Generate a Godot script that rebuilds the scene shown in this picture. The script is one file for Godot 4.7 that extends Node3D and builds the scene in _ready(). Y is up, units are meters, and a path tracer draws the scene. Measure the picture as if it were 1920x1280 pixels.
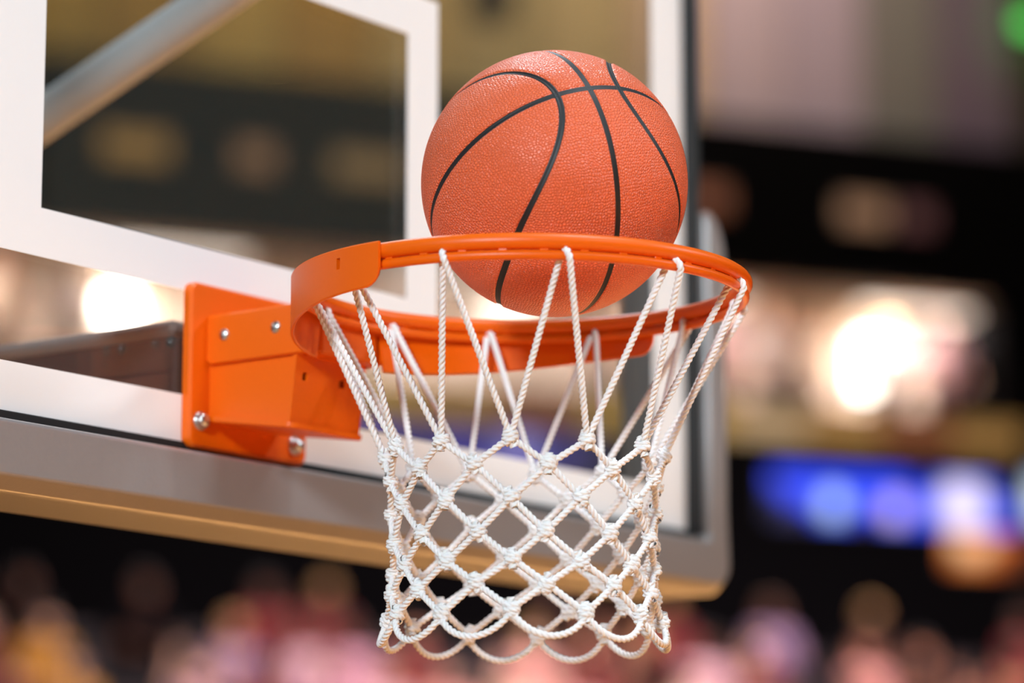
extends Node3D
# A basketball dropping into a hoop, arena stand out of focus behind. World: rim centre at (0, 3.05, 0), board faces +Z.

const Y0 := 3.05          # height of the rim
const ZB := -0.4145       # front face of the glass
const CAM := Vector3(-2.7751, 2.3670, 2.0344)

# frame of the corner stand: U runs along the rows, W runs away from the court
const P0 := Vector3(19.744, 0.0, -14.606)
const SU := Vector3(0.852, 0.0, 0.5234)
const SW := Vector3(0.5234, 0.0, -0.852)

var rng := RandomNumberGenerator.new()
var taken := {}
var M := {}

# ------------------------------------------------------------------ mesh builder
class MB:
	var v := PackedVector3Array()
	var n := PackedVector3Array()
	var uv := PackedVector2Array()
	var ix := PackedInt32Array()

	func tri(a: Vector3, b: Vector3, c: Vector3, out: Vector3) -> void:
		var q := (b - a).cross(c - a)
		if q.length_squared() < 1e-18:
			return
		q = q.normalized()
		var i := v.size()
		if q.dot(out) > 0.0:
			v.append_array([a, c, b])
		else:
			v.append_array([a, b, c])
			q = -q
		n.append_array([q, q, q])
		uv.append_array([Vector2.ZERO, Vector2.ZERO, Vector2.ZERO])
		ix.append_array([i, i + 1, i + 2])

	func quad(a: Vector3, b: Vector3, c: Vector3, d: Vector3, out: Vector3) -> void:
		tri(a, b, c, out)
		tri(a, c, d, out)

	func quad_uv(a: Vector3, b: Vector3, c: Vector3, d: Vector3, out: Vector3) -> void:
		# a = top left, b = top right, c = bottom right, d = bottom left as seen from outside
		var i := v.size()
		v.append_array([a, b, c, d])
		n.append_array([out, out, out, out])
		uv.append_array([Vector2(0, 0), Vector2(1, 0), Vector2(1, 1), Vector2(0, 1)])
		ix.append_array([i, i + 1, i + 2, i, i + 2, i + 3])

	func grid(pts: PackedVector3Array, nu: int, nv: int, close_v: bool, sgn: float, uvs := PackedVector2Array()) -> void:
		var base := v.size()
		var nn := PackedVector3Array()
		nn.resize(nu * nv)
		var ids := PackedInt32Array()
		var jm := nv if close_v else nv - 1
		for i in nu - 1:
			for j in jm:
				var a := i * nv + j
				var b := a + nv
				var d := i * nv + (j + 1) % nv
				var c := d + nv
				var q := (pts[c] - pts[a]).cross(pts[d] - pts[b]) * sgn
				nn[a] += q
				nn[b] += q
				nn[c] += q
				nn[d] += q
				if sgn > 0.0:
					ids.append_array([base + a, base + d, base + b, base + b, base + d, base + c])
				else:
					ids.append_array([base + a, base + b, base + d, base + b, base + c, base + d])
		for i in nn.size():
			nn[i] = nn[i].normalized()
		v.append_array(pts)
		n.append_array(nn)
		if uvs.size() == pts.size():
			uv.append_array(uvs)
		else:
			var z := PackedVector2Array()
			z.resize(pts.size())
			uv.append_array(z)
		ix.append_array(ids)

	func box(c: Vector3, s: Vector3, b := 0.0, xf := Transform3D.IDENTITY) -> void:
		var h := s * 0.5
		b = minf(b, minf(h.x, minf(h.y, h.z)) * 0.9)
		var at := func(p: Vector3) -> Vector3: return xf * (c + p)
		for ax in 3:
			var a1 := (ax + 1) % 3
			var a2 := (ax + 2) % 3
			for s0: float in [-1.0, 1.0]:
				var o := Vector3.ZERO
				o[ax] = s0
				var q: Array[Vector3] = []
				for k: Array in [[-1, -1], [1, -1], [1, 1], [-1, 1]]:
					var p := Vector3.ZERO
					p[ax] = s0 * h[ax]
					p[a1] = k[0] * (h[a1] - b)
					p[a2] = k[1] * (h[a2] - b)
					q.append(at.call(p))
				quad(q[0], q[1], q[2], q[3], xf.basis * o)
				if b <= 0.0:
					continue
				for s1: float in [-1.0, 1.0]:
					var p0 := Vector3.ZERO
					p0[ax] = s0 * h[ax]
					p0[a1] = s1 * (h[a1] - b)
					var p1 := Vector3.ZERO
					p1[ax] = s0 * (h[ax] - b)
					p1[a1] = s1 * h[a1]
					var lo := h[a2] - b
					var e := Vector3.ZERO
					e[a2] = lo
					var oo := Vector3.ZERO
					oo[ax] = s0
					oo[a1] = s1
					quad(at.call(p0 - e), at.call(p0 + e), at.call(p1 + e), at.call(p1 - e), xf.basis * oo)
		if b > 0.0:
			for sx: float in [-1.0, 1.0]:
				for sy: float in [-1.0, 1.0]:
					for sz: float in [-1.0, 1.0]:
						var sg := Vector3(sx, sy, sz)
						tri(at.call(sg * Vector3(h.x, h.y - b, h.z - b)), at.call(sg * Vector3(h.x - b, h.y, h.z - b)), at.call(sg * Vector3(h.x - b, h.y - b, h.z)), xf.basis * sg)

	func hexa(p: Array) -> void:
		# p[0..3] bottom ring, p[4..7] top ring, same order
		var c := Vector3.ZERO
		for q: Vector3 in p:
			c += q / 8.0
		for f: Array in [[0, 1, 2, 3], [4, 5, 6, 7], [0, 1, 5, 4], [1, 2, 6, 5], [2, 3, 7, 6], [3, 0, 4, 7]]:
			var m: Vector3 = (p[f[0]] + p[f[1]] + p[f[2]] + p[f[3]]) * 0.25
			quad(p[f[0]], p[f[1]], p[f[2]], p[f[3]], m - c)

	func extrude(poly: PackedVector2Array, z0: float, z1: float, bevel: float, xf := Transform3D.IDENTITY) -> void:
		var m := poly.size()
		var ins := PackedVector2Array()
		var cen := Vector2.ZERO
		for q in poly:
			cen += q / m
		for i in m:
			var e0 := (poly[i] - poly[(i + m - 1) % m]).normalized()
			var e1 := (poly[(i + 1) % m] - poly[i]).normalized()
			var nrm := Vector2(e0.y + e1.y, -e0.x - e1.x).normalized()
			if nrm.dot(poly[i] - cen) < 0.0:
				nrm = -nrm
			ins.append(poly[i] - nrm * bevel)
		for i in m:
			var j := (i + 1) % m
			var mid := (poly[i] + poly[j]) * 0.5 - cen
			var o := xf.basis * Vector3(mid.x, mid.y, 0)
			quad(xf * Vector3(poly[i].x, poly[i].y, z0), xf * Vector3(poly[j].x, poly[j].y, z0), xf * Vector3(poly[j].x, poly[j].y, z1 - bevel), xf * Vector3(poly[i].x, poly[i].y, z1 - bevel), o)
			if bevel > 0.0:
				quad(xf * Vector3(poly[i].x, poly[i].y, z1 - bevel), xf * Vector3(poly[j].x, poly[j].y, z1 - bevel), xf * Vector3(ins[j].x, ins[j].y, z1), xf * Vector3(ins[i].x, ins[i].y, z1), o.normalized() + xf.basis.z)
			tri(xf * Vector3(cen.x, cen.y, z1), xf * Vector3(ins[i].x, ins[i].y, z1), xf * Vector3(ins[j].x, ins[j].y, z1), xf.basis.z)
			tri(xf * Vector3(cen.x, cen.y, z0), xf * Vector3(poly[i].x, poly[i].y, z0), xf * Vector3(poly[j].x, poly[j].y, z0), -xf.basis.z)

	func lathe(prof: PackedVector2Array, seg: int, xf := Transform3D.IDENTITY) -> void:
		# profile (radius, height along local Z), listed from the tip downwards
		var pts := PackedVector3Array()
		for q in prof:
			for j in seg:
				var a := TAU * j / seg
				pts.append(xf * Vector3(q.x * cos(a), q.x * sin(a), q.y))
		grid(pts, prof.size(), seg, true, -1.0 if prof[0].y < prof[prof.size() - 1].y else 1.0)

	func tube(path: PackedVector3Array, rad: PackedFloat32Array, seg: int) -> void:
		var pts := PackedVector3Array()
		var nrm := Vector3.ZERO
		for i in path.size():
			var t := (path[mini(i + 1, path.size() - 1)] - path[maxi(i - 1, 0)]).normalized()
			if i == 0:
				nrm = t.cross(Vector3.UP if absf(t.y) < 0.9 else Vector3.RIGHT).normalized()
			else:
				nrm = (nrm - t * nrm.dot(t)).normalized()
			var b := t.cross(nrm)
			for j in seg:
				var a := TAU * j / seg
				pts.append(path[i] + (nrm * cos(a) + b * sin(a)) * rad[i])
		grid(pts, path.size(), seg, true, -1.0)

	func rope(path: PackedVector3Array, r: float, phase: float, step := 0.0016) -> void:
		# three-strand laid rope
		var ln := PackedFloat32Array([0.0])
		for i in range(1, path.size()):
			ln.append(ln[i - 1] + path[i].distance_to(path[i - 1]))
		var total := ln[ln.size() - 1]
		var cnt := maxi(3, int(total / step) + 1)
		var q := PackedVector3Array()
		var k := 0
		for i in cnt:
			var s := total * i / (cnt - 1)
			while k < ln.size() - 2 and ln[k + 1] < s:
				k += 1
			q.append(path[k].lerp(path[k + 1], clampf((s - ln[k]) / maxf(1e-9, ln[k + 1] - ln[k]), 0.0, 1.0)))
		var seg := 18
		var pts := PackedVector3Array()
		var nrm := Vector3.ZERO
		var aa := 0.54
		var bb := 0.46
		for i in cnt:
			var t := (q[mini(i + 1, cnt - 1)] - q[maxi(i - 1, 0)]).normalized()
			if i == 0:
				nrm = t.cross(Vector3.UP if absf(t.y) < 0.9 else Vector3.RIGHT).normalized()
			else:
				nrm = (nrm - t * nrm.dot(t)).normalized()
			var b := t.cross(nrm)
			var tw := phase + total * i / (cnt - 1) / 0.019 * TAU
			for j in seg:
				var a := TAU * j / seg
				var loc := fposmod(a, TAU / 3.0) - PI / 3.0
				var rho := bb * cos(loc) + sqrt(maxf(0.0, aa * aa - pow(bb * sin(loc), 2.0)))
				rho *= 1.0 + 0.025 * cos(loc * 9.0)
				pts.append(q[i] + (nrm * cos(a + tw) + b * sin(a + tw)) * (rho * r))
		grid(pts, cnt, seg, true, -1.0)

	func mesh() -> ArrayMesh:
		var arr := []
		arr.resize(Mesh.ARRAY_MAX)
		arr[Mesh.ARRAY_VERTEX] = v
		arr[Mesh.ARRAY_NORMAL] = n
		arr[Mesh.ARRAY_TEX_UV] = uv
		arr[Mesh.ARRAY_INDEX] = ix
		var m := ArrayMesh.new()
		m.add_surface_from_arrays(Mesh.PRIMITIVE_TRIANGLES, arr)
		return m

# ------------------------------------------------------------------ scene helpers
func numbered(called: String) -> String:
	if not taken.has(called):
		taken[called] = 0
		return called
	taken[called] += 1
	return "%s_%03d" % [called, taken[called]]

func tag(o: Node3D, label: String, category: String, group := "") -> Node3D:
	o.set_meta("label", label)
	o.set_meta("category", category)
	if group != "":
		o.set_meta("group", group)
	return o

func thing(called: String, label: String, category: String, at := Vector3.ZERO, group := "") -> Node3D:
	var o := Node3D.new()
	o.name = numbered(called)
	add_child(o)
	o.position = at
	tag(o, label, category, group)
	return o

func part(mb: MB, called: String, mat: Material, parent: Node3D, label := "") -> MeshInstance3D:
	return put(mb.mesh(), called, mat, parent, label)

func put(mesh: Mesh, called: String, mat: Material, parent: Node3D, label := "") -> MeshInstance3D:
	var o := MeshInstance3D.new()
	o.name = called
	o.mesh = mesh
	o.material_override = mat
	o.cast_shadow = GeometryInstance3D.SHADOW_CASTING_SETTING_ON
	parent.add_child(o, true)
	if label != "":
		o.set_meta("label", label)
	return o

func structure(mb: MB, called: String, mat: Material, label := "") -> MeshInstance3D:
	var o := part(mb, numbered(called), mat, self, label)
	o.set_meta("kind", "structure")
	return o

func S(u: float, y: float, w: float) -> Vector3:
	return P0 + SU * u + SW * w + Vector3(0, y, 0)

func stand_xf() -> Transform3D:
	# local x = U, y = up, z = -W (towards the court)
	return Transform3D(Basis(SU, Vector3.UP, -SW), P0)

func mat(col: Color, rough := 0.6, metal := 0.0) -> StandardMaterial3D:
	var m := StandardMaterial3D.new()
	m.albedo_color = col
	m.roughness = rough
	m.metallic = metal
	if metal == 0.0 and rough >= 0.85:
		m.metallic_specular = 0.1
	return m

func rgb(r: int, g: int, b: int) -> Color:
	return Color(r / 255.0, g / 255.0, b / 255.0)

func glow(col: Color, energy: float) -> StandardMaterial3D:
	var m := mat(Color(0.3, 0.3, 0.3), 0.5)
	m.emission_enabled = true
	m.emission = col
	m.emission_energy_multiplier = energy
	return m

func noise_tex(freq: float, size: int, kind: int, sd: int, lo: Color, hi: Color) -> ImageTexture:
	var fn := FastNoiseLite.new()
	fn.seed = sd
	fn.noise_type = kind as FastNoiseLite.NoiseType
	fn.frequency = freq
	if kind == FastNoiseLite.TYPE_CELLULAR:
		fn.fractal_type = FastNoiseLite.FRACTAL_NONE
		fn.cellular_return_type = FastNoiseLite.RETURN_DISTANCE2_SUB
		fn.cellular_jitter = 0.75
	var im := fn.get_seamless_image(size, size)
	im.convert(Image.FORMAT_RGBA8)
	for y in size:
		for x in size:
			im.set_pixel(x, y, lo.lerp(hi, im.get_pixel(x, y).r))
	return ImageTexture.create_from_image(im)

func rrect(w: float, h: float, r: float, seg := 5) -> PackedVector2Array:
	var out := PackedVector2Array()
	for k in 4:
		var c := Vector2((w / 2 - r) * [1, -1, -1, 1][k], (h / 2 - r) * [1, 1, -1, -1][k])
		for i in seg + 1:
			var a := PI / 2 * (k + float(i) / seg)
			out.append(c + Vector2(cos(a), sin(a)) * r)
	return out

# ------------------------------------------------------------------ figures: smooth union of tapered capsules, meshed as surface nets
func blob(bones: Array, cell: float, k: float, mb: MB) -> void:
	var lo := Vector3(1e9, 1e9, 1e9)
	var hi := -lo
	for b: Array in bones:
		var r: float = maxf(b[2], b[3]) + 2.5 * cell
		for e: Vector3 in [b[0], b[1]]:
			lo = lo.min(e - Vector3.ONE * r)
			hi = hi.max(e + Vector3.ONE * r)
	var nx := int((hi.x - lo.x) / cell) + 2
	var ny := int((hi.y - lo.y) / cell) + 2
	var nz := int((hi.z - lo.z) / cell) + 2
	var f := PackedFloat32Array()
	f.resize(nx * ny * nz)
	f.fill(1.0)
	for b: Array in bones:
		var a: Vector3 = b[0]
		var ba: Vector3 = b[1] - b[0]
		var l2 := maxf(ba.length_squared(), 1e-9)
		var r := maxf(b[2], b[3]) + k + 2.0 * cell
		var p0 := ((a.min(b[1]) - Vector3.ONE * r - lo) / cell).max(Vector3.ZERO)
		var p1 := (a.max(b[1]) + Vector3.ONE * r - lo) / cell
		for z in range(int(p0.z), mini(nz, int(p1.z) + 2)):
			for y in range(int(p0.y), mini(ny, int(p1.y) + 2)):
				for x in range(int(p0.x), mini(nx, int(p1.x) + 2)):
					var p := lo + Vector3(x, y, z) * cell
					var h := clampf((p - a).dot(ba) / l2, 0.0, 1.0)
					var d: float = (p - a - ba * h).length() - lerpf(b[2], b[3], h)
					var i := x + nx * (y + ny * z)
					var o := f[i]
					var m := maxf(k - absf(o - d), 0.0) / k
					f[i] = minf(o, d) - m * m * k * 0.25
	var id := {}
	var base := mb.v.size()
	var pos := PackedVector3Array()
	for z in nz - 1:
		for y in ny - 1:
			for x in nx - 1:
				var i := x + nx * (y + ny * z)
				var sgn := 0
				var acc := Vector3.ZERO
				var cnt := 0
				for c in 8:
					if f[i + (c & 1) + nx * (((c >> 1) & 1) + ny * (c >> 2))] < 0.0:
						sgn += 1
				if sgn == 0 or sgn == 8:
					continue
				for c in 8:
					for ax in 3:
						if c & (1 << ax):
							continue
						var o0 := Vector3(c & 1, (c >> 1) & 1, c >> 2)
						var e := o0
						e[ax] += 1.0
						var d0 := f[i + (c & 1) + nx * (((c >> 1) & 1) + ny * (c >> 2))]
						var d1 := f[i + int(e.x) + nx * (int(e.y) + ny * int(e.z))]
						if (d0 < 0.0) != (d1 < 0.0):
							acc += o0.lerp(e, d0 / (d0 - d1))
							cnt += 1
				id[i] = pos.size()
				pos.append(lo + (Vector3(x, y, z) + acc / cnt) * cell)
	var nn := PackedVector3Array()
	nn.resize(pos.size())
	var st := [1, nx, nx * ny]
	for z in range(1, nz - 1):
		for y in range(1, ny - 1):
			for x in range(1, nx - 1):
				var i := x + nx * (y + ny * z)
				for ax in 3:
					var j: int = i + st[ax]
					if (f[i] < 0.0) == (f[j] < 0.0):
						continue
					var s1: int = st[(ax + 1) % 3]
					var s2: int = st[(ax + 2) % 3]
					if not (id.has(i) and id.has(i - s1) and id.has(i - s2) and id.has(i - s1 - s2)):
						continue
					var q := [id[i], id[i - s1], id[i - s1 - s2], id[i - s2]]
					var g := Vector3.ZERO
					g[ax] = 1.0 if f[i] < 0.0 else -1.0
					var cr := (pos[q[2]] - pos[q[0]]).cross(pos[q[3]] - pos[q[1]])
					if cr.dot(g) > 0.0:
						q.reverse()
					else:
						cr = -cr
					for t: int in q:
						nn[t] += cr
					for t: int in [q[0], q[1], q[2], q[0], q[2], q[3]]:
						mb.ix.append(base + t)
	for i in nn.size():
		nn[i] = nn[i].normalized()
	mb.v.append_array(pos)
	mb.n.append_array(nn)
	var zuv := PackedVector2Array()
	zuv.resize(pos.size())
	mb.uv.append_array(zuv)

func grow(bones: Array, by: float) -> Array:
	var out := []
	for b: Array in bones:
		out.append([b[0], b[1], b[2] + by, b[3] + by])
	return out

# pose: "sit", "cheer", "stand"; returns the four meshes of a figure facing +Z, feet at y = 0
func figure(pose: String) -> Dictionary:
	var up := 0.42 if pose == "stand" else 0.0
	var hip := Vector3(0, 0.53 + up, 0.0)
	var chest := hip + Vector3(0, 0.36, -0.02 if pose == "stand" else 0.03)
	var neck := hip + Vector3(0, 0.54, 0.02)
	var head := neck + Vector3(0, 0.15, 0.02)
	var torso := [[hip + Vector3(-0.07, 0, 0), hip + Vector3(0.07, 0, 0), 0.125, 0.125], [hip, chest, 0.14, 0.15], [chest + Vector3(-0.1, 0.06, 0), chest + Vector3(0.1, 0.06, 0), 0.11, 0.11]]
	var legs := []
	var feet := []
	var sleeves := []
	var arms := []
	var mb := MB.new()
	for s: float in [-1.0, 1.0]:
		var hj := hip + Vector3(0.095 * s, -0.02, 0.02)
		var knee := Vector3(0.12 * s, 0.5, 0.44) if pose != "stand" else Vector3(0.11 * s, 0.5, 0.03)
		var ankle := Vector3(0.12 * s, 0.09, 0.4) if pose != "stand" else Vector3(0.12 * s, 0.09, -0.02)
		legs.append([hj, knee, 0.092, 0.062])
		legs.append([knee, ankle, 0.06, 0.043])
		feet.append([ankle + Vector3(0, -0.035, 0), ankle + Vector3(0.01 * s, -0.05, 0.16), 0.048, 0.04])
		var sh := chest + Vector3(0.19 * s, 0.11, 0)
		var elbow := sh + Vector3(0.06 * s, -0.27, 0.07)
		var wrist := elbow + Vector3(-0.09 * s, -0.06, 0.22)
		if pose == "cheer":
			elbow = sh + Vector3(0.04 * s, 0.05, 0.24)
			wrist = elbow + Vector3(-0.04 * s, 0.25, 0.05)
		elif pose == "stand":
			elbow = sh + Vector3(0.07 * s, -0.29, 0.03)
			wrist = elbow + Vector3(-0.03 * s, -0.1, 0.23)
		sleeves.append([sh, sh.lerp(elbow, 0.75), 0.068, 0.056])
		arms.append([sh, elbow, 0.055, 0.043])
		arms.append([elbow, wrist, 0.043, 0.03])
		var dir := (wrist - elbow).normalized()
		var palm := wrist + dir * 0.06
		arms.append([wrist, palm, 0.03, 0.034])
		var side := dir.cross(Vector3(0, 1, 0.3)).normalized() * s
		var curl := dir.cross(side).normalized() * s
		for k in 4:
			var root := palm + side * (0.026 - 0.0175 * k) + dir * 0.01
			var l: float = [0.072, 0.08, 0.074, 0.056][k]
			mb.tube(PackedVector3Array([root, root + dir * l * 0.5, root + dir * l * 0.85 - curl * 0.018, root + dir * l * 0.95 - curl * 0.03]), PackedFloat32Array([0.0095, 0.0088, 0.008, 0.002]), 6)
		var tr := wrist + dir * 0.025 + side * 0.03
		mb.tube(PackedVector3Array([tr, tr + side * 0.025 + dir * 0.025, tr + side * 0.03 + dir * 0.055, tr + side * 0.028 + dir * 0.062]), PackedFloat32Array([0.012, 0.011, 0.009, 0.002]), 6)
	var skull := [[head, head + Vector3(0, 0.03, -0.015), 0.088, 0.094], [head + Vector3(0, -0.05, 0.03), head + Vector3(0, -0.075, 0.045), 0.062, 0.045], [neck + Vector3(0, -0.05, -0.01), head + Vector3(0, -0.05, -0.01), 0.056, 0.052]]
	var face := skull.duplicate()
	face.append([head + Vector3(0, 0.005, 0.085), head + Vector3(0, -0.025, 0.105), 0.01, 0.014])
	for s: float in [-1.0, 1.0]:
		face.append([head + Vector3(0.088 * s, 0.01, -0.01), head + Vector3(0.09 * s, -0.025, -0.005), 0.014, 0.009])
		face.append([head + Vector3(0.02 * s, 0.022, 0.083), head + Vector3(0.045 * s, 0.022, 0.073), 0.011, 0.01])
	face.append([head + Vector3(-0.018, -0.06, 0.083), head + Vector3(0.018, -0.06, 0.083), 0.009, 0.009])
	blob(face, 0.011, 0.02, mb)
	blob(torso + legs + arms + feet, 0.026, 0.05, mb)
	var shirt := MB.new()
	blob(grow(torso, 0.014) + sleeves, 0.026, 0.05, shirt)
	var trousers := MB.new()
	blob(grow(legs, 0.013) + [[hip + Vector3(-0.07, -0.02, 0), hip + Vector3(0.07, -0.02, 0), 0.145, 0.145]], 0.026, 0.05, trousers)
	var hair := MB.new()
	blob([[head + Vector3(0, 0.045, -0.03), head + Vector3(0, 0.05, 0.01), 0.095, 0.082], [head + Vector3(0, 0.0, -0.05), head + Vector3(0, -0.05, -0.055), 0.075, 0.05]], 0.016, 0.03, hair)
	return {"body": mb.mesh(), "shirt": shirt.mesh(), "trousers": trousers.mesh(), "hair": hair.mesh()}

var figures := {}
func person(pose: String, at: Vector3, turn: float, shirt: String, trousers: String, skin: String, hair: String, label: String, group: String) -> void:
	if not figures.has(pose):
		figures[pose] = figure(pose)
	var f: Dictionary = figures[pose]
	var o := thing("person", label, "person", at, group)
	o.rotation.y = turn
	put(f.body, "body", M[skin], o)
	put(f.shirt, "shirt", M[shirt], o)
	put(f.trousers, "trousers", M[trousers], o)
	put(f.hair, "hair", M[hair], o)

# ------------------------------------------------------------------ build
func _ready() -> void:
	rng.seed = 7
	camera_and_light()
	materials()
	arena()
	backboard()
	support()
	hoop()
	net()
	ball()
	stand()

func camera_and_light() -> void:
	var cam := Camera3D.new()
	cam.name = "camera"
	add_child(cam)
	var at := CameraAttributesPhysical.new()
	at.frustum_focal_length = 170.0
	at.frustum_focus_distance = 3.40
	at.exposure_aperture = 170.0 / 62.0
	at.auto_exposure_enabled = false
	cam.attributes = at
	cam.keep_aspect = Camera3D.KEEP_HEIGHT
	cam.projection = Camera3D.PROJECTION_PERSPECTIVE
	cam.fov = 12.0456
	cam.near = 0.05
	cam.far = 200.0
	cam.position = CAM
	var yaw := deg_to_rad(36.4617)
	var pitch := deg_to_rad(10.2622)
	var d := Vector3(cos(yaw) * cos(pitch), sin(pitch), -sin(yaw) * cos(pitch))
	cam.look_at_from_position(CAM, CAM + d, Vector3.UP)
	cam.current = true

	var env := Environment.new()
	env.background_mode = Environment.BG_COLOR
	env.background_color = Color.BLACK
	env.tonemap_mode = Environment.TONE_MAPPER_LINEAR
	env.tonemap_exposure = 1.0
	env.sdfgi_enabled = true
	env.ssao_enabled = true
	env.ssil_enabled = true
	var we := WorldEnvironment.new()
	we.name = "world_environment"
	we.environment = env
	add_child(we)

	# floodlights under the roof
	for q: Array in FLOODS:
		floodlight(q[0], q[1], q[2], q[3], q[4])

# position, aim, energy, beam half angle, where it hangs, or what it is added for
const FLOODS := [
	[Vector3(-13.0, 7.0, 4.8), Vector3(-0.4, 2.8, 0), 200.0, 30.0, "as added near-corner fill"],  # unseen fill, added to brighten camera-facing surfaces
	[Vector3(-3, 11, 13), Vector3(0, 2, 1), 34.0, 38.0, "over the centre circle"],
	[Vector3(8, 11, 10), Vector3(1, 1, 2), 70.0, 38.0, "over the far sideline"],
	[Vector3(0.5, 13, 3), Vector3(0, 0, 2), 70.0, 38.0, "straight over the free throw line"],
	[Vector3(5, 12.5, -6), Vector3(-0.5, 2.5, 0.5), 90.0, 25.0, "behind the backboard"],
	[Vector3(10, 14, -4.5), Vector3(10, 0, -4.5), 2000.0, 25.0, "as added far-corner bounce"],  # added unseen, lights the floor so orange bounces up from behind
	[Vector3(2, 13.5, 7), Vector3(2, 0, 6), 800.0, 20.0, "as added mid-court bounce"],  # added unseen, brightens the court for warm light from below
]

func floodlight(at: Vector3, aim: Vector3, energy: float, beam: float, place: String) -> void:
	var o := thing("floodlight", "large round black floodlight hung from the roof " + place, "lamp", at)
	o.look_at_from_position(at, aim, Vector3.UP if absf((aim - at).normalized().y) < 0.98 else Vector3.FORWARD)
	var xf := Transform3D(Basis(Vector3.RIGHT, Vector3.DOWN, Vector3.FORWARD), Vector3.ZERO)
	var mb := MB.new()
	mb.lathe(PackedVector2Array([Vector2(1.0, 0.0), Vector2(1.06, 0.0), Vector2(1.06, -0.08), Vector2(0.8, -0.4), Vector2(0.3, -0.5), Vector2(0.0, -0.5)]), 28, xf)
	part(mb, "housing", mat(rgb(20, 20, 22), 0.6), o)
	mb = MB.new()
	mb.lathe(PackedVector2Array([Vector2(0.0, -0.03), Vector2(0.98, -0.03), Vector2(1.0, -0.05)]), 28, xf)
	part(mb, "lens", glow(Color(1.0, 0.985, 0.99), 6.0), o)
	mb = MB.new()
	mb.box(Vector3(0, 0, 0.7), Vector3(0.1, 0.1, 0.5), 0.01)
	part(mb, "bracket", mat(rgb(20, 20, 22), 0.6), o)
	var l := SpotLight3D.new()
	l.name = "flood_beam"
	l.position = Vector3(0, 0, -0.08)
	l.light_color = Color(0.88, 0.955, 1.0)
	l.light_energy = energy
	l.light_size = 1.0
	l.spot_range = 60.0
	l.spot_attenuation = 2.0
	l.spot_angle = beam
	l.spot_angle_attenuation = 0.4
	l.shadow_enabled = true
	o.add_child(l)

func materials() -> void:
	var o := mat(rgb(234, 97, 2), 0.4)
	o.clearcoat_enabled = true
	o.clearcoat = 0.08
	o.metallic_specular = 0.38
	o.clearcoat_roughness = 0.35
	var fine := noise_tex(0.08, 256, FastNoiseLite.TYPE_SIMPLEX_SMOOTH, 3, Color.BLACK, Color.WHITE)
	o.heightmap_enabled = true
	o.heightmap_texture = fine
	o.heightmap_scale = 0.006
	o.uv1_triplanar = true
	o.uv1_scale = Vector3.ONE * 9.0
	M.orange = o
	M.chrome = mat(rgb(205, 203, 200), 0.28, 1.0)
	var rp := mat(rgb(238, 232, 229), 0.75)
	rp.heightmap_enabled = true
	rp.heightmap_texture = fine
	rp.heightmap_scale = 0.03
	rp.uv1_triplanar = true
	rp.uv1_scale = Vector3.ONE * 30.0
	rp.subsurf_scatter_enabled = true
	rp.subsurf_scatter_strength = 0.08
	M.rope = rp
	M.white_line = mat(rgb(244, 240, 238), 0.45)
	var g := mat(Color(0.36, 0.37, 0.34, 0.13), 0.03)  # grey alpha paints in the veil of hall reflections
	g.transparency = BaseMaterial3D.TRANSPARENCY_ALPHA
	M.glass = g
	var pd := mat(rgb(144, 137, 135), 0.3)
	pd.clearcoat_enabled = true
	pd.clearcoat = 0.8
	pd.clearcoat_roughness = 0.22
	pd.heightmap_enabled = true
	pd.heightmap_texture = fine
	pd.heightmap_scale = 0.02
	pd.uv1_triplanar = true
	pd.uv1_scale = Vector3.ONE * 6.0
	M.pad = pd
	M.frame = mat(rgb(72, 73, 72), 0.5)
	M.gasket = mat(rgb(22, 22, 22), 0.7)
	M.arm_paint = mat(rgb(44, 45, 46), 0.6)
	M.arm_edge = mat(rgb(150, 142, 136), 0.5)
	M.tube_paint = mat(rgb(232, 232, 230), 0.4)
	M.seam = mat(rgb(24, 22, 22), 0.55)
	# figures
	M.skin_light = mat(rgb(232, 184, 156), 0.6)
	M.skin_mid = mat(rgb(190, 128, 98), 0.6)
	M.skin_dark = mat(rgb(104, 64, 46), 0.6)
	M.hair_dark = mat(rgb(28, 20, 16), 0.6)
	M.hair_brown = mat(rgb(74, 46, 28), 0.6)
	M.hair_blond = mat(rgb(176, 134, 78), 0.6)
	M.pink = mat(rgb(218, 170, 176), 0.8)
	M.salmon = mat(rgb(220, 152, 142), 0.8)
	M.rose = mat(rgb(206, 148, 164), 0.8)
	M.wine = mat(rgb(112, 22, 26), 0.8)
	M.black_cloth = mat(rgb(16, 14, 16), 0.85)
	M.yellow = mat(rgb(196, 136, 36), 0.8)
	M.cream = mat(rgb(232, 206, 178), 0.8)
	M.white_cloth = mat(rgb(236, 222, 216), 0.8)
	M.lilac = mat(rgb(150, 120, 150), 0.8)
	M.denim = mat(rgb(34, 36, 52), 0.85)
	M.seat = mat(rgb(26, 8, 10), 0.6)

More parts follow.
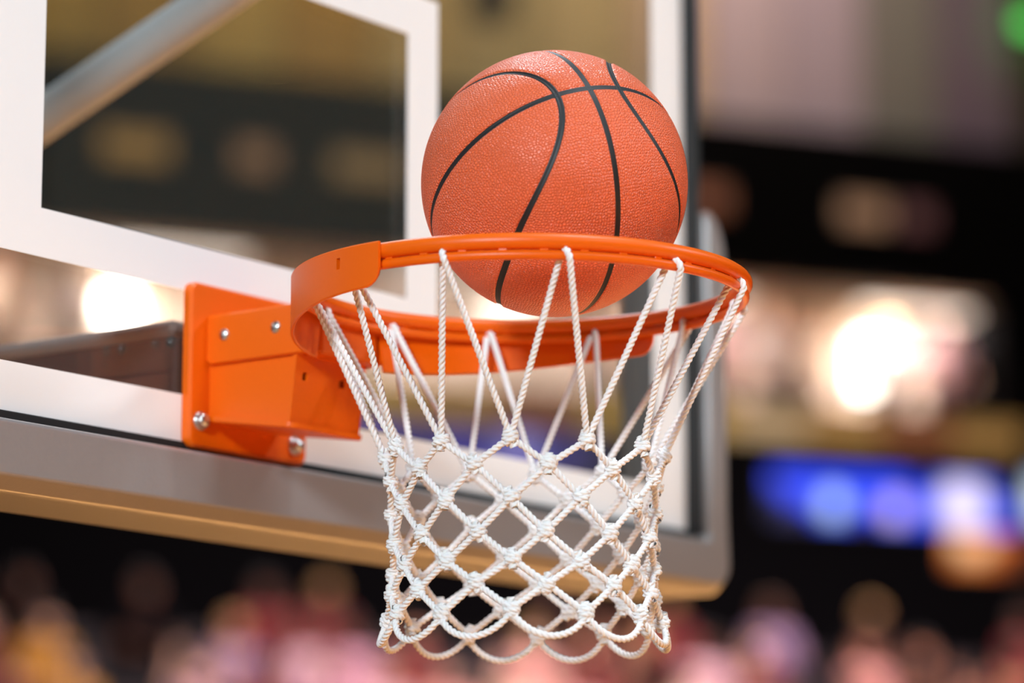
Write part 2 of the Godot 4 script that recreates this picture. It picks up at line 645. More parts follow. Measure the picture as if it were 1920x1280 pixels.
func arena() -> void:
	var wood := mat(rgb(228, 152, 84), 0.35)
	wood.albedo_texture = noise_tex(0.02, 256, FastNoiseLite.TYPE_SIMPLEX, 11, Color(0.86, 0.84, 0.82), Color(1, 1, 1))
	wood.uv1_triplanar = true
	wood.uv1_world_triplanar = true
	wood.uv1_scale = Vector3(0.4, 0.4, 3.0)
	var mb := MB.new()
	mb.box(Vector3(3, -0.1, 5.5), Vector3(27, 0.2, 37))
	structure(mb, "floor", wood, "polished light wood basketball court")
	var dark := mat(rgb(24, 20, 20), 0.9)
	mb = MB.new()
	mb.box(Vector3(4, -0.25, -3), Vector3(60, 0.1, 62))
	structure(mb, "floor_surround", dark, "dark arena floor around the court")
	mb = MB.new()
	mb.box(Vector3(4, 18.2, -3), Vector3(60, 0.4, 62))
	structure(mb, "ceiling", dark, "black arena roof")
	for q: Array in [["wall_left", Vector3(-26, 9, -3), Vector3(0.4, 18.6, 62)], ["wall_right", Vector3(34, 9, -3), Vector3(0.4, 18.6, 62)], ["wall_back", Vector3(4, 9, -34), Vector3(60, 18.6, 0.4)], ["wall_front", Vector3(4, 9, 28), Vector3(60, 18.6, 0.4)]]:
		mb = MB.new()
		mb.box(q[1], q[2])
		structure(mb, q[0], dark, "dark outer wall of the arena")

# ------------------------------------------------------------------ backboard
const HW := 0.98      # half width to the outer edge of the frame
const YB := -0.156    # lower edge of the glass
const YT := 0.93      # upper edge

func bar(x0: float, y0: float, x1: float, y1: float, parent: Node3D, called: String) -> void:
	var mb := MB.new()
	mb.box(Vector3((x0 + x1) / 2, (y0 + y1) / 2, ZB + 0.0006), Vector3(x1 - x0, y1 - y0, 0.0012))
	part(mb, called, M.white_line, parent)

func backboard() -> void:
	var o := thing("backboard", "glass basketball backboard with white border, white target square and grey padding", "backboard", Vector3(0, Y0, 0))
	var mb := MB.new()
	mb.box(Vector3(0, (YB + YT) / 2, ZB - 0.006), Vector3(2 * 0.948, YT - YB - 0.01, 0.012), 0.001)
	part(mb, "glass_pane", M.glass, o, "tempered glass pane with reflection veil in its grey tint")
	# white border
	bar(-0.942, -0.143, 0.942, -0.0895, o, "border_line")
	bar(-0.942, 0.86, 0.942, 0.915, o, "border_line")
	bar(-0.942, -0.0895, -0.866, 0.86, o, "border_line")
	bar(0.866, -0.0895, 0.942, 0.86, o, "border_line")
	# target square
	bar(-0.41, 0.031, 0.379, 0.085, o, "target_line")
	bar(-0.41, 0.4245, 0.379, 0.479, o, "target_line")
	bar(-0.41, 0.085, -0.322, 0.4245, o, "target_line")
	bar(0.318, 0.085, 0.379, 0.4245, o, "target_line")
	# metal frame behind and round the glass
	for q: Array in [[Vector3(0, YB - 0.012, 0), Vector3(2 * HW, 0.028, 0)], [Vector3(0, YT + 0.012, 0), Vector3(2 * HW, 0.028, 0)], [Vector3(-HW + 0.015, (YB + YT) / 2, 0), Vector3(0.03, YT - YB, 0)], [Vector3(HW - 0.015, (YB + YT) / 2, 0), Vector3(0.03, YT - YB, 0)]]:
		mb = MB.new()
		var s: Vector3 = q[1]
		s.z = 0.062
		var c: Vector3 = q[0]
		c.z = ZB - 0.029
		mb.box(c, s, 0.003)
		part(mb, "frame_rail", M.frame, o, "dark grey metal frame rail")
	# black gasket between white border and frame
	for q: Array in [[Vector3(0, -0.148, 0), Vector3(1.9, 0.009, 0.004)], [Vector3(0.9486, 0.38, 0.009), Vector3(0.0122, 1.06, 0.022)], [Vector3(-0.9486, 0.38, 0.009), Vector3(0.0122, 1.06, 0.022)]]:
		mb = MB.new()
		mb.box(q[0] + Vector3(0, 0, ZB + 0.002), q[1], 0.001)
		part(mb, "gasket", M.gasket, o, "black rubber gasket")
	# padding, a U round the lower edge
	var pairs := []
	var zf := ZB + 0.034
	var zk := ZB - 0.115
	var xi := 0.955
	var xo := 1.014
	var yi := -0.157
	var yo := -0.231
	var ytop := 0.305
	for side: float in [-1.0, 1.0]:
		var half := []
		for i in 9:
			var t := i / 8.0
			var a := t * PI / 2
			var wdt := (xo - xi) * sin(a)
			var y := ytop - 0.06 * (1.0 - cos(a))
			half.append([Vector2(side * xi, minf(y, ytop - 0.004 * i)), Vector2(side * (xi + maxf(wdt, 0.002)), y)])
		for i in 5:
			var y := lerpf(ytop - 0.08, yi + 0.04, i / 4.0)
			half.append([Vector2(side * xi, y), Vector2(side * xo, y)])
		for i in 9:
			var a := PI / 2 * i / 8.0
			var ri := 0.012
			var ro := 0.036
			half.append([Vector2(side * (xi - ri + ri * cos(a)), yi + ri - ri * sin(a)), Vector2(side * (xo - ro + ro * cos(a)), yo + ro - ro * sin(a))])
		if side > 0.0:
			half.reverse()
		pairs.append_array(half)
	mb = MB.new()
	var prof := 12
	var pts := PackedVector3Array()
	for q: Array in pairs:
		var a: Vector2 = q[0]
		var b: Vector2 = q[1]
		var e := (b - a).normalized()
		var w := a.distance_to(b)
		var ci := minf(0.007, w * 0.3)
		var co := minf(0.015, w * 0.3)
		var row := [[0.0, zk], [0.0, zf - ci], [ci * 0.12, zf - ci * 0.5], [ci * 0.5, zf - ci * 0.12], [ci, zf], [w - co - 0.004, zf], [w - co, zf - 0.0012], [w - co + 0.002, zf - 0.004], [w - 0.002, zf - co - 0.002], [w - 0.0005, zf - co - 0.004], [w, zf - co - 0.008], [w, zk]]
		for r: Array in row:
			var p2: Vector2 = a + e * float(r[0])
			pts.append(Vector3(p2.x, p2.y, r[1]))
	mb.grid(pts, pairs.size(), prof, true, -1.0)
	for en in [0, pairs.size() - 1]:
		var c := Vector3.ZERO
		for j in prof:
			c += pts[en * prof + j] / prof
		for j in prof:
			mb.tri(c, pts[en * prof + j], pts[en * prof + (j + 1) % prof], Vector3.UP)
	part(mb, "padding", M.pad, o, "grey foam padding round the lower edge")

func support() -> void:
	var o := thing("backboard_support", "dark steel support arm and pale diagonal strut behind the glass backboard", "support", Vector3(0, Y0, 0))
	var mb := MB.new()
	mb.box(Vector3(0.0, -0.088, -1.55), Vector3(0.126, 0.15, 2.2), 0.004)
	part(mb, "main_arm", M.arm_paint, o, "dark grey box arm")
	mb = MB.new()
	mb.box(Vector3(0.0, -0.004, -1.55), Vector3(0.136, 0.018, 2.2), 0.006)
	part(mb, "arm_cap", M.arm_edge, o, "pale grey top cap of the arm")
	# diagonal square strut up to the top of the board
	var a := Vector3(0.1, 0.055, -1.62)
	var b := Vector3(0.1, 0.80, -0.13)
	var s := strut_line()
	a = s[0]
	b = s[1]
	mb = MB.new()
	mb.tube(PackedVector3Array([a, (a + b) / 2, b]), PackedFloat32Array([0.029, 0.029, 0.029]), 32)
	part(mb, "diagonal_strut", M.tube_paint, o, "pale grey round tube running up to the board")
	mb = MB.new()
	mb.box(Vector3(b.x, (b.y + 0.93) / 2, ZB - 0.075), Vector3(0.06, 0.93 - b.y + 0.08, 0.03), 0.004)
	part(mb, "hanger_bar", M.arm_paint, o, "dark upright bar joining the strut to the top frame rail")
	for q: Array in [[b + Vector3(0, 0, 0.002), Vector3(0.1, 0.1, 0.05)], [Vector3(0.13, a.y, a.z), Vector3(0.36, 0.07, 0.1)]]:
		mb = MB.new()
		mb.box(q[0], q[1], 0.006)
		part(mb, "strut_bracket", M.arm_paint, o)
	mb = MB.new()
	mb.box(Vector3(0, -1.5, -2.75), Vector3(0.32, 3.1, 0.32), 0.02)
	part(mb, "post", M.arm_paint, o, "dark upright post carrying the arm")

func strut_line() -> Array:
	# the strut shows from (75, 215) to (415, 0) in the photograph, in the plane x = 0.25
	var p := Vector3(0.25, 0.385, -0.99)
	var q := Vector3(0.25, 0.5, -0.675)
	var d := (q - p) / (q.z - p.z)
	return [p + d * (-2.1 - p.z), p + d * (-0.50 - p.z)]

# ------------------------------------------------------------------ rim, wings and bracket
const RC := 0.2385     # radius to the middle of the rim bar
const RT := 0.0087
const ROD_Y := -0.0141
const ROD_R := 0.0052

func ring_tube(y: float, rad: float, r: float, a0: float, a1: float, seg: int, mb: MB) -> void:
	var path := PackedVector3Array()
	var rr := PackedFloat32Array()
	for i in seg + 1:
		var a := lerpf(a0, a1, float(i) / seg)
		path.append(Vector3(cos(a) * rad, y, -sin(a) * rad))
		rr.append(r)
	mb.tube(path, rr, 16)

func wing_bottom(deg: float) -> float:
	# lower edge of the curved plate, lowest beside the bracket; rounded corner at both ends
	var t := absf(deg - 90.0)
	var y := lerpf(-0.061, -0.0385, smoothstep(10.0, 90.0, t))
	y = lerpf(-0.019, y, smoothstep(12.0, 14.0, t))
	var end := clampf((t - 85.5) / 4.5, 0.0, 1.0)
	return y + 0.018 * (1.0 - sqrt(1.0 - end * end))

func hoop() -> void:
	var o := thing("basketball_hoop", "orange steel basketball hoop with curved side plates and bolted bracket", "basketball hoop", Vector3(0, Y0, 0))
	var mb := MB.new()
	ring_tube(0.0, RC, RT, 0.0, TAU, 160, mb)
	part(mb, "rim_ring", M.orange, o, "thick upper orange ring")
	mb = MB.new()
	ring_tube(ROD_Y, RC, ROD_R, 0.0, TAU, 160, mb)
	part(mb, "net_rod", M.orange, o, "thin orange rod under the ring holding the net")
	# weld beads between ring and rod
	for k in 36:
		var a0 := deg_to_rad(k * 10.0 + 1.1)
		var c := Vector3(cos(a0) * RC, -0.0088, -sin(a0) * RC)
		mb = MB.new()
		mb.box(Vector3.ZERO, Vector3(0.0056, 0.0026, 0.009), 0.0006, Transform3D(Basis(Vector3.UP, a0), c))
		part(mb, "weld", M.orange, o)
	# curved plate round the board-side half
	mb = MB.new()
	var r0 := RC + RT + 0.0008
	var r1 := r0 + 0.0042
	var ytop := 0.0082
	var angs := PackedFloat32Array()
	for i in 91:
		angs.append(i * 2.0)
	for x: float in [77.0, 77.5, 102.5, 103.0, 0.3, 0.7, 1.1, 1.5, 2.6, 3.2, 3.8, 4.4, 176.2, 176.8, 177.4, 178.5, 178.9, 179.3, 179.7, 165.95, 167.25]:
		angs.append(x)
	angs.sort()
	var ylev := func(deg: float, j: int) -> float: return [ytop, ytop - 0.0015, -0.002, -0.0138, wing_bottom(deg) + 0.0015, wing_bottom(deg)][j]
	var rin := func(j: int) -> float: return r0 + (0.0012 if j == 0 or j == 5 else 0.0)
	var rou := func(j: int) -> float: return r1 - (0.0012 if j == 0 or j == 5 else 0.0)
	var at := func(deg: float, j: int, r: float) -> Vector3:
		var a := deg_to_rad(deg)
		return Vector3(cos(a) * r, ylev.call(deg, j), -sin(a) * r)
	for i in angs.size() - 1:
		var a: float = angs[i]
		var b: float = angs[i + 1]
		var mid := deg_to_rad((a + b) / 2)
		var outv := Vector3(cos(mid), 0, -sin(mid))
		var hole := a > 165.9 and b < 167.3
		for j in 5:
			if hole and j == 2:
				mb.quad(at.call(a, 2, r0), at.call(b, 2, r0), at.call(b, 2, r1), at.call(a, 2, r1), Vector3.DOWN)
				mb.quad(at.call(a, 3, r0), at.call(b, 3, r0), at.call(b, 3, r1), at.call(a, 3, r1), Vector3.UP)
				continue
			mb.quad(at.call(a, j, rou.call(j)), at.call(b, j, rou.call(j)), at.call(b, j + 1, rou.call(j + 1)), at.call(a, j + 1, rou.call(j + 1)), outv)
			mb.quad(at.call(a, j, rin.call(j)), at.call(b, j, rin.call(j)), at.call(b, j + 1, rin.call(j + 1)), at.call(a, j + 1, rin.call(j + 1)), -outv)
		mb.quad(at.call(a, 0, rin.call(0)), at.call(b, 0, rin.call(0)), at.call(b, 0, rou.call(0)), at.call(a, 0, rou.call(0)), Vector3.UP)
		mb.quad(at.call(a, 5, rin.call(5)), at.call(b, 5, rin.call(5)), at.call(b, 5, rou.call(5)), at.call(a, 5, rou.call(5)), Vector3.DOWN)
	for x: Array in [[165.95, 1.0], [167.25, -1.0]]:
		var tn := Vector3(-sin(deg_to_rad(x[0])), 0, -cos(deg_to_rad(x[0]))) * float(x[1])
		mb.quad(at.call(x[0], 2, r0), at.call(x[0], 3, r0), at.call(x[0], 3, r1), at.call(x[0], 2, r1), tn)
	for x: float in [0.0, 180.0]:
		for j in 5:
			mb.quad(at.call(x, j, rin.call(j)), at.call(x, j + 1, rin.call(j + 1)), at.call(x, j + 1, rou.call(j + 1)), at.call(x, j, rou.call(j)), Vector3(0, 0, 1))
	part(smooth(mb), "side_plate", M.orange, o, "curved orange plate wrapped round the board side of the rim")
	# mounting plate on the glass
	mb = MB.new()
	mb.extrude(rrect(0.206, 0.19, 0.012), 0.0015, 0.013, 0.003, Transform3D(Basis.IDENTITY, Vector3(0.012, -0.0545, ZB)))
	var plate := part(mb, "mounting_plate", M.orange, o, "flat orange plate bolted to the glass")
	for q: Vector2 in [Vector2(-0.073, -0.119), Vector2(0.092, -0.128)]:
		bolt(Vector3(q.x, q.y, ZB + 0.013), Vector3(0, 0, 1), 0.0085, plate, true)
	# housing
	var hx := 0.058
	var zt := -0.268
	var zbm := -0.284
	var z0 := ZB + 0.012
	for s: float in [-1.0, 1.0]:
		mb = MB.new()
		mb.hexa([Vector3(s * (hx - 0.005), -0.112, z0), Vector3(s * hx, -0.112, z0), Vector3(s * hx, -0.130, zbm), Vector3(s * (hx - 0.005), -0.130, zbm), Vector3(s * (hx - 0.005), -0.001, z0), Vector3(s * hx, -0.001, z0), Vector3(s * hx, -0.001, zt), Vector3(s * (hx - 0.005), -0.001, zt)])
		part(mb, "side_wall", M.orange, o)
	mb = MB.new()
	mb.box(Vector3(0, 0.001, (z0 + zt) / 2), Vector3(2 * hx + 0.012, 0.005, zt - z0 - 0.001), 0.001)
	part(mb, "top_plate", M.orange, o)
	# front plate with two square holes
	mb = MB.new()
	var xs := [-hx - 0.003, -0.0475, -0.0385, 0.0175, 0.0265, hx + 0.003]
	var ys := [-0.131, -0.0815, -0.0725, -0.001]
	var zat := func(y: float) -> float: return lerpf(zbm, zt, (y + 0.134) / 0.133)
	for i in 5:
		for j in 3:
			if (i == 1 or i == 3) and j == 1:
				for e: Array in [[xs[i], ys[1], xs[i], ys[2], Vector3.RIGHT], [xs[i + 1], ys[1], xs[i + 1], ys[2], Vector3.LEFT], [xs[i], ys[1], xs[i + 1], ys[1], Vector3.UP], [xs[i], ys[2], xs[i + 1], ys[2], Vector3.DOWN]]:
					mb.quad(Vector3(e[0], e[1], zat.call(e[1])), Vector3(e[2], e[3], zat.call(e[3])), Vector3(e[2], e[3], zat.call(e[3]) + 0.005), Vector3(e[0], e[1], zat.call(e[1]) + 0.005), e[4])
				continue
			for dz: Array in [[0.0, Vector3.FORWARD], [0.005, Vector3.BACK]]:
				mb.quad(Vector3(xs[i], ys[j], zat.call(ys[j]) + dz[0]), Vector3(xs[i + 1], ys[j], zat.call(ys[j]) + dz[0]), Vector3(xs[i + 1], ys[j + 1], zat.call(ys[j + 1]) + dz[0]), Vector3(xs[i], ys[j + 1], zat.call(ys[j + 1]) + dz[0]), dz[1])
	for e: Array in [[xs[0], ys[0], xs[0], ys[3], Vector3.LEFT], [xs[5], ys[0], xs[5], ys[3], Vector3.RIGHT], [xs[0], ys[0], xs[5], ys[0], Vector3.DOWN], [xs[0], ys[3], xs[5], ys[3], Vector3.UP]]:
		mb.quad(Vector3(e[0], e[1], zat.call(e[1])), Vector3(e[2], e[3], zat.call(e[3])), Vector3(e[2], e[3], zat.call(e[3]) + 0.005), Vector3(e[0], e[1], zat.call(e[1]) + 0.005), e[4])
	part(mb, "front_plate", M.orange, o, "sloping orange front plate with two square holes")
	# bottom tray with rounded front corners
	mb = MB.new()
	var tray := Transform3D(Basis(Vector3.RIGHT, PI / 2 + 0.145), Vector3(0, -0.1215, (z0 - 0.270) / 2))
	mb.extrude(rrect(0.130, -0.270 - z0, 0.013), 0.0, 0.0065, 0.0015, tray)
	part(mb, "bottom_plate", M.orange, o)
	# link between housing and ring
	mb = MB.new()
	mb.box(Vector3(0, -0.028, -0.258), Vector3(0.1, 0.052, 0.03), 0.003)
	part(mb, "link_block", M.orange, o)
	# side straps with two dome bolts each
	for s: float in [-1.0, 1.0]:
		mb = MB.new()
		var sb := Basis(Vector3(0, 0, s), Vector3.UP, Vector3(-s, 0, 0))
		if s < 0.0:
			sb = Basis(Vector3(0, 0, 1), Vector3.UP, Vector3(-1, 0, 0))
		else:
			sb = Basis(Vector3(0, 0, -1), Vector3.UP, Vector3(1, 0, 0))
		mb.extrude(rrect(0.155, 0.056, 0.008), 0.0, 0.0075, 0.0018, Transform3D(sb, Vector3(s * hx, -0.0255, -0.324)))
		var strap := part(mb, "side_strap", M.orange, o, "orange strap with two bright dome bolts")
		for z: float in [-0.374, -0.297]:
			bolt(Vector3(s * (hx + 0.0072), -0.0215, z), Vector3(s, 0, 0), 0.0072, strap, false)

func bolt(at: Vector3, dir: Vector3, r: float, parent: Node3D, washer: bool) -> void:
	var x := dir.cross(Vector3.UP).normalized()
	var xf := Transform3D(Basis(x, dir.cross(x), dir), at)
	var mb := MB.new()
	var prof := PackedVector2Array()
	var base := 0.0
	if washer:
		base = 0.006
	for i in 8:
		var a := PI / 2 * i / 7.0
		prof.append(Vector2(r * sin(a), base + r * 0.62 * cos(a)))
	prof.append(Vector2(r, 0.0))
	if washer:
		prof.append_array([Vector2(r, 0.003), Vector2(r * 1.25, 0.0028), Vector2(r * 1.28, 0.0)])
	mb.lathe(prof, 20, xf)
	part(mb, "bolt", M.chrome, parent, "bright metal dome bolt")

func smooth(mb: MB) -> MB:
	# averages the normals of flat faces that meet within 35 degrees
	var at := {}
	for i in mb.v.size():
		var key := Vector3i((mb.v[i] * 50000.0).round())
		if not at.has(key):
			at[key] = []
		at[key].append(i)
	var out := mb.n.duplicate()
	for key: Vector3i in at:
		for i: int in at[key]:
			var s := Vector3.ZERO
			for j: int in at[key]:
				if mb.n[i].dot(mb.n[j]) > 0.82:
					s += mb.n[j]
			out[i] = s.normalized()
	mb.n = out
	return mb

# ------------------------------------------------------------------ net
const ROWS := [[-0.186, 0.150], [-0.2140, 0.1445], [-0.2465, 0.1415], [-0.2810, 0.1395], [-0.3105, 0.1395], [-0.3370, 0.1420], [-0.3640, 0.1480]]
const ROPE := 0.0038

func polar(deg: float, r: float, y: float) -> Vector3:
	var a := deg_to_rad(deg)
	return Vector3(cos(a) * r, y, -sin(a) * r)

func net() -> void:
	var o := thing("basketball_net", "white knotted rope net hanging from the orange rim", "net", Vector3(0, Y0, 0))
	var knots := []
	for k in ROWS.size():
		var row := []
		for i in 12:
			var deg := (1.1 if k % 2 == 0 else 16.1) + 30.0 * i
			row.append(polar(deg + rng.randf_range(-0.7, 0.7), ROWS[k][1] + rng.randf_range(-0.0015, 0.0015), ROWS[k][0] + rng.randf_range(-0.002, 0.002)))
		knots.append(row)
	# long loops from rod to the first row: loop at 16.1 + 30 i, knots at 1.1 + 30 i and 31.1 + 30 i
	for i in 12:
		var deg := 16.1 + 30.0 * i
		var a: Vector3 = knots[0][i]
		var b: Vector3 = knots[0][(i + 1) % 12]
		var top := ROD_Y + ROD_R
		var path := PackedVector3Array([a])
		var o1 := polar(deg - 0.9, RC - ROD_R - 0.0028, ROD_Y - 0.003)
		var behind := fposmod(deg, 360.0) < 180.0
		var ro := -ROD_R - 0.0028 if behind else ROD_R + 0.0028
		var o2 := polar(deg + 0.9, RC + ro, ROD_Y - 0.003)
		path.append(a.lerp(o1, 0.5))
		path.append(o1)
		for t in 7:
			var an := PI * t / 6.0
			path.append(polar(deg - 0.7 + 1.4 * t / 6.0, RC - cos(an) * (ROD_R + 0.0022) * (0.3 if behind and an > PI / 2 else 1.0), ROD_Y + sin(an) * (ROD_R + 0.0014)))
		path.append(o2)
		path.append(b.lerp(o2, 0.5))
		path.append(b)
		var mb := MB.new()
		mb.rope(path, ROPE, rng.randf() * TAU)
		part(mb, "hanging_loop", M.rope, o)
	# diamond mesh
	for k in ROWS.size() - 1:
		for i in 12:
			for s in 2:
				var a: Vector3 = knots[k][i]
				var j := i if s == 0 else i - 1
				if k % 2 == 1:
					j = i + 1 if s == 0 else i
				var b: Vector3 = knots[k + 1][posmod(j, 12)]
				var m := (a + b) / 2
				m += Vector3(m.x, 0, m.z).normalized() * 0.0012 + Vector3(0, -0.0012, 0)
				var path := PackedVector3Array()
				for t in 9:
					var q := t / 8.0
					path.append(a.lerp(m, q).lerp(m.lerp(b, q), q))
				var mb := MB.new()
				mb.rope(path, ROPE, rng.randf() * TAU)
				part(mb, "cord", M.rope, o)
	# open loops along the bottom
	for i in 12:
		var a: Vector3 = knots[6][i]
		var b: Vector3 = knots[6][(i + 1) % 12]
		var path := PackedVector3Array()
		for t in 17:
			var q := t / 16.0
			var p := a.lerp(b, q)
			var sag := sqrt(maxf(0.0, 1.0 - pow(2.0 * q - 1.0, 2.0))) * 0.55 + sin(PI * q) * 0.45
			var rad := Vector3(p.x, 0, p.z)
			p += rad.normalized() * (0.012 * sag)
			p.y -= 0.027 * sag
			path.append(p)
		var mb := MB.new()
		mb.rope(path, ROPE, rng.randf() * TAU)
		part(mb, "bottom_loop", M.rope, o)
	# knots: three turns of rope pulled tight
	var variants := []
	for vv in 4:
		var mb := MB.new()
		var path := PackedVector3Array()
		for t in 49:
			var q := t / 48.0
			var a := TAU * 2.7 * q + vv * 1.3
			var r := 0.0058 * (0.75 + 0.25 * sin(PI * q))
			path.append(Vector3(cos(a) * r * 1.15, lerpf(0.0062, -0.0062, q) + 0.0012 * sin(a + vv), sin(a) * r))
		mb.rope(path, 0.0034, vv, 0.0014)
		mb.rope(PackedVector3Array([Vector3(-0.002, 0.011, 0), Vector3(0.0, 0, 0), Vector3(0.002, -0.011, 0)]), 0.0048, 0.0)
		variants.append(mb.mesh())
	for k in ROWS.size():
		for i in 12:
			var kn := put(variants[rng.randi() % 4], "knot", M.rope, o)
			kn.position = knots[k][i]
			var p: Vector3 = knots[k][i]
			kn.rotation = Vector3(rng.randf_range(-0.25, 0.25), atan2(p.x, p.z) + rng.randf_range(-0.3, 0.3), rng.randf_range(-0.35, 0.35))

# ------------------------------------------------------------------ ball
func seam_lat(s2: float) -> float:
	return 0.26396 + 0.81746 * s2 - 0.29821 * s2 * s2

func ball() -> void:
	var c := Vector3(-0.042, Y0 + 0.097, 0.071)
	var R := 0.1422
	var o := thing("basketball", "orange pebbled basketball with black seams dropping into the rim", "ball", c)
	# columns: camera right, up, towards camera, then the turn of the ball found from its seams
	var vd := Vector3(0.7913, 0.1782, -0.5848)
	var vr := Vector3(0.5943, 0.0, 0.8043)
	var vu := vr.cross(vd)
	var view := Basis(vr, vu, -vd)
	var turn := Basis(Vector3(0.89061, 0.12771, -0.43647), Vector3(0.24722, 0.66961, 0.70036), Vector3(0.38171, -0.73165, 0.56479))
	o.basis = (view * turn).orthonormalized()
	var cover := mat(rgb(252, 112, 64), 0.4)
	cover.heightmap_enabled = true
	var fn := FastNoiseLite.new()
	fn.seed = 5
	fn.noise_type = FastNoiseLite.TYPE_CELLULAR
	fn.frequency = 0.062
	fn.cellular_return_type = FastNoiseLite.RETURN_DISTANCE2_SUB
	fn.cellular_jitter = 0.7
	fn.fractal_type = FastNoiseLite.FRACTAL_NONE
	var im := fn.get_image(1024, 1024)
	im.convert(Image.FORMAT_RGBA8)
	var al := Image.create(1024, 1024, false, Image.FORMAT_RGBA8)
	for y in 1024:
		for x in 1024:
			var h := im.get_pixel(x, y).r
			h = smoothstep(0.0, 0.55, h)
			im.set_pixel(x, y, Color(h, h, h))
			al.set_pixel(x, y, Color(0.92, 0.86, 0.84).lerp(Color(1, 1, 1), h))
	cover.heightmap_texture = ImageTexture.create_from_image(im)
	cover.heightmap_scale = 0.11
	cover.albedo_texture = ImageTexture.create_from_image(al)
	cover.rim_enabled = true
	cover.rim = 0.35
	var mb := MB.new()
	var N := 150
	var faces := [[Vector3.RIGHT, Vector3.UP], [Vector3.UP, Vector3.BACK], [Vector3.BACK, Vector3.RIGHT], [Vector3.LEFT, Vector3.BACK], [Vector3.DOWN, Vector3.RIGHT], [Vector3.FORWARD, Vector3.UP]]
	for fq: Array in faces:
		var nz: Vector3 = fq[0]
		var e1: Vector3 = fq[1]
		var e2 := nz.cross(e1)
		var pts := PackedVector3Array()
		var uvs := PackedVector2Array()
		for i in N + 1:
			for j in N + 1:
				var a := tan((float(i) / N - 0.5) * PI / 2)
				var b := tan((float(j) / N - 0.5) * PI / 2)
				var d := (nz + e1 * a + e2 * b).normalized()
				var dist := minf(absf(d.z), absf(d.x))
				var s2 := d.z * d.z / maxf(1e-9, d.y * d.y + d.z * d.z)
				dist = minf(dist, absf(asin(absf(d.x)) - seam_lat(s2)) * 0.86)
				dist *= R
				var dip := 0.0020 * (1.0 - smoothstep(0.0020, 0.0048, dist))
				pts.append(d * (R - dip))
				uvs.append(Vector2(float(i) / N, float(j) / N))
		mb.grid(pts, N + 1, N + 1, false, 1.0, uvs)
	part(mb, "cover", cover, o, "orange pebbled leather cover")
	# black seam bands lying in the grooves
	var seams := MB.new()
	for kind in 4:
		var line := PackedVector3Array()
		for i in 241:
			var t := TAU * i / 240.0
			var d := Vector3.ZERO
			if kind == 0:
				d = Vector3(cos(t), sin(t), 0)
			elif kind == 1:
				d = Vector3(0, cos(t), sin(t))
			else:
				var la := seam_lat(pow(sin(t), 2.0))
				var sg := 1.0 if kind == 2 else -1.0
				d = Vector3(sg * sin(la), cos(la) * cos(t), cos(la) * sin(t))
			line.append(d)
		var pts := PackedVector3Array()
		for i in 241:
			var t := (line[(i + 1) % 240] - line[(i + 239) % 240]).normalized()
			var side := line[i].cross(t).normalized()
			for j in 7:
				var q := (j - 3) / 3.0
				pts.append((line[i] * (R - 0.0008 - 0.0007 * (1.0 - absf(q))) + side * (0.0034 * q)) - line[i] * (0.0006 if absf(q) > 0.9 else 0.0))
		seams.grid(pts, 241, 7, false, 1.0)
	part(seams, "seam", M.seam, o, "black rubber seams")

# ------------------------------------------------------------------ stand, suite level and upper wall in the background
func stand_box(mb: MB, u0: float, u1: float, y0: float, y1: float, w0: float, w1: float, b := 0.0) -> void:
	mb.box(Vector3((u0 + u1) / 2, (y0 + y1) / 2, -(w0 + w1) / 2), Vector3(u1 - u0, y1 - y0, w1 - w0), b, stand_xf())

const ROW_Y := [3.25, 3.67, 4.09]
const ROW_W := [0.0, 0.85, 1.7]
# one letter for each seat: who sits there (. = empty)
const SEATED := ["..RY.PRpPScSRcP.kRSP.SP..", "..RY..wPpR.SRkPR.Sk.Rk...", "...k.k.RR...k.R.w.k..R..."]

func stand() -> void:
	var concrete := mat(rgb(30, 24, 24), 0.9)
	var mb := MB.new()
	for k in 3:
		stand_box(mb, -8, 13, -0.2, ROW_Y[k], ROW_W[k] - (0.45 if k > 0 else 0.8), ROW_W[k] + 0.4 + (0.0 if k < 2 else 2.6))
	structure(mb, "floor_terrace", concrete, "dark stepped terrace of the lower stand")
	mb = MB.new()
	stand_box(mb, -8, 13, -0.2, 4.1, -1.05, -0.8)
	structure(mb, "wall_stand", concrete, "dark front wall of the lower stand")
	# back wall of the lower bowl
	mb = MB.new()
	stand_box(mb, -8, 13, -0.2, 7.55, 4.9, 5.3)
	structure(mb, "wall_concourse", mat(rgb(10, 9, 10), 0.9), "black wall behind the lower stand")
	seats_and_people()
	led_boards()
	suites()
	upper_wall()

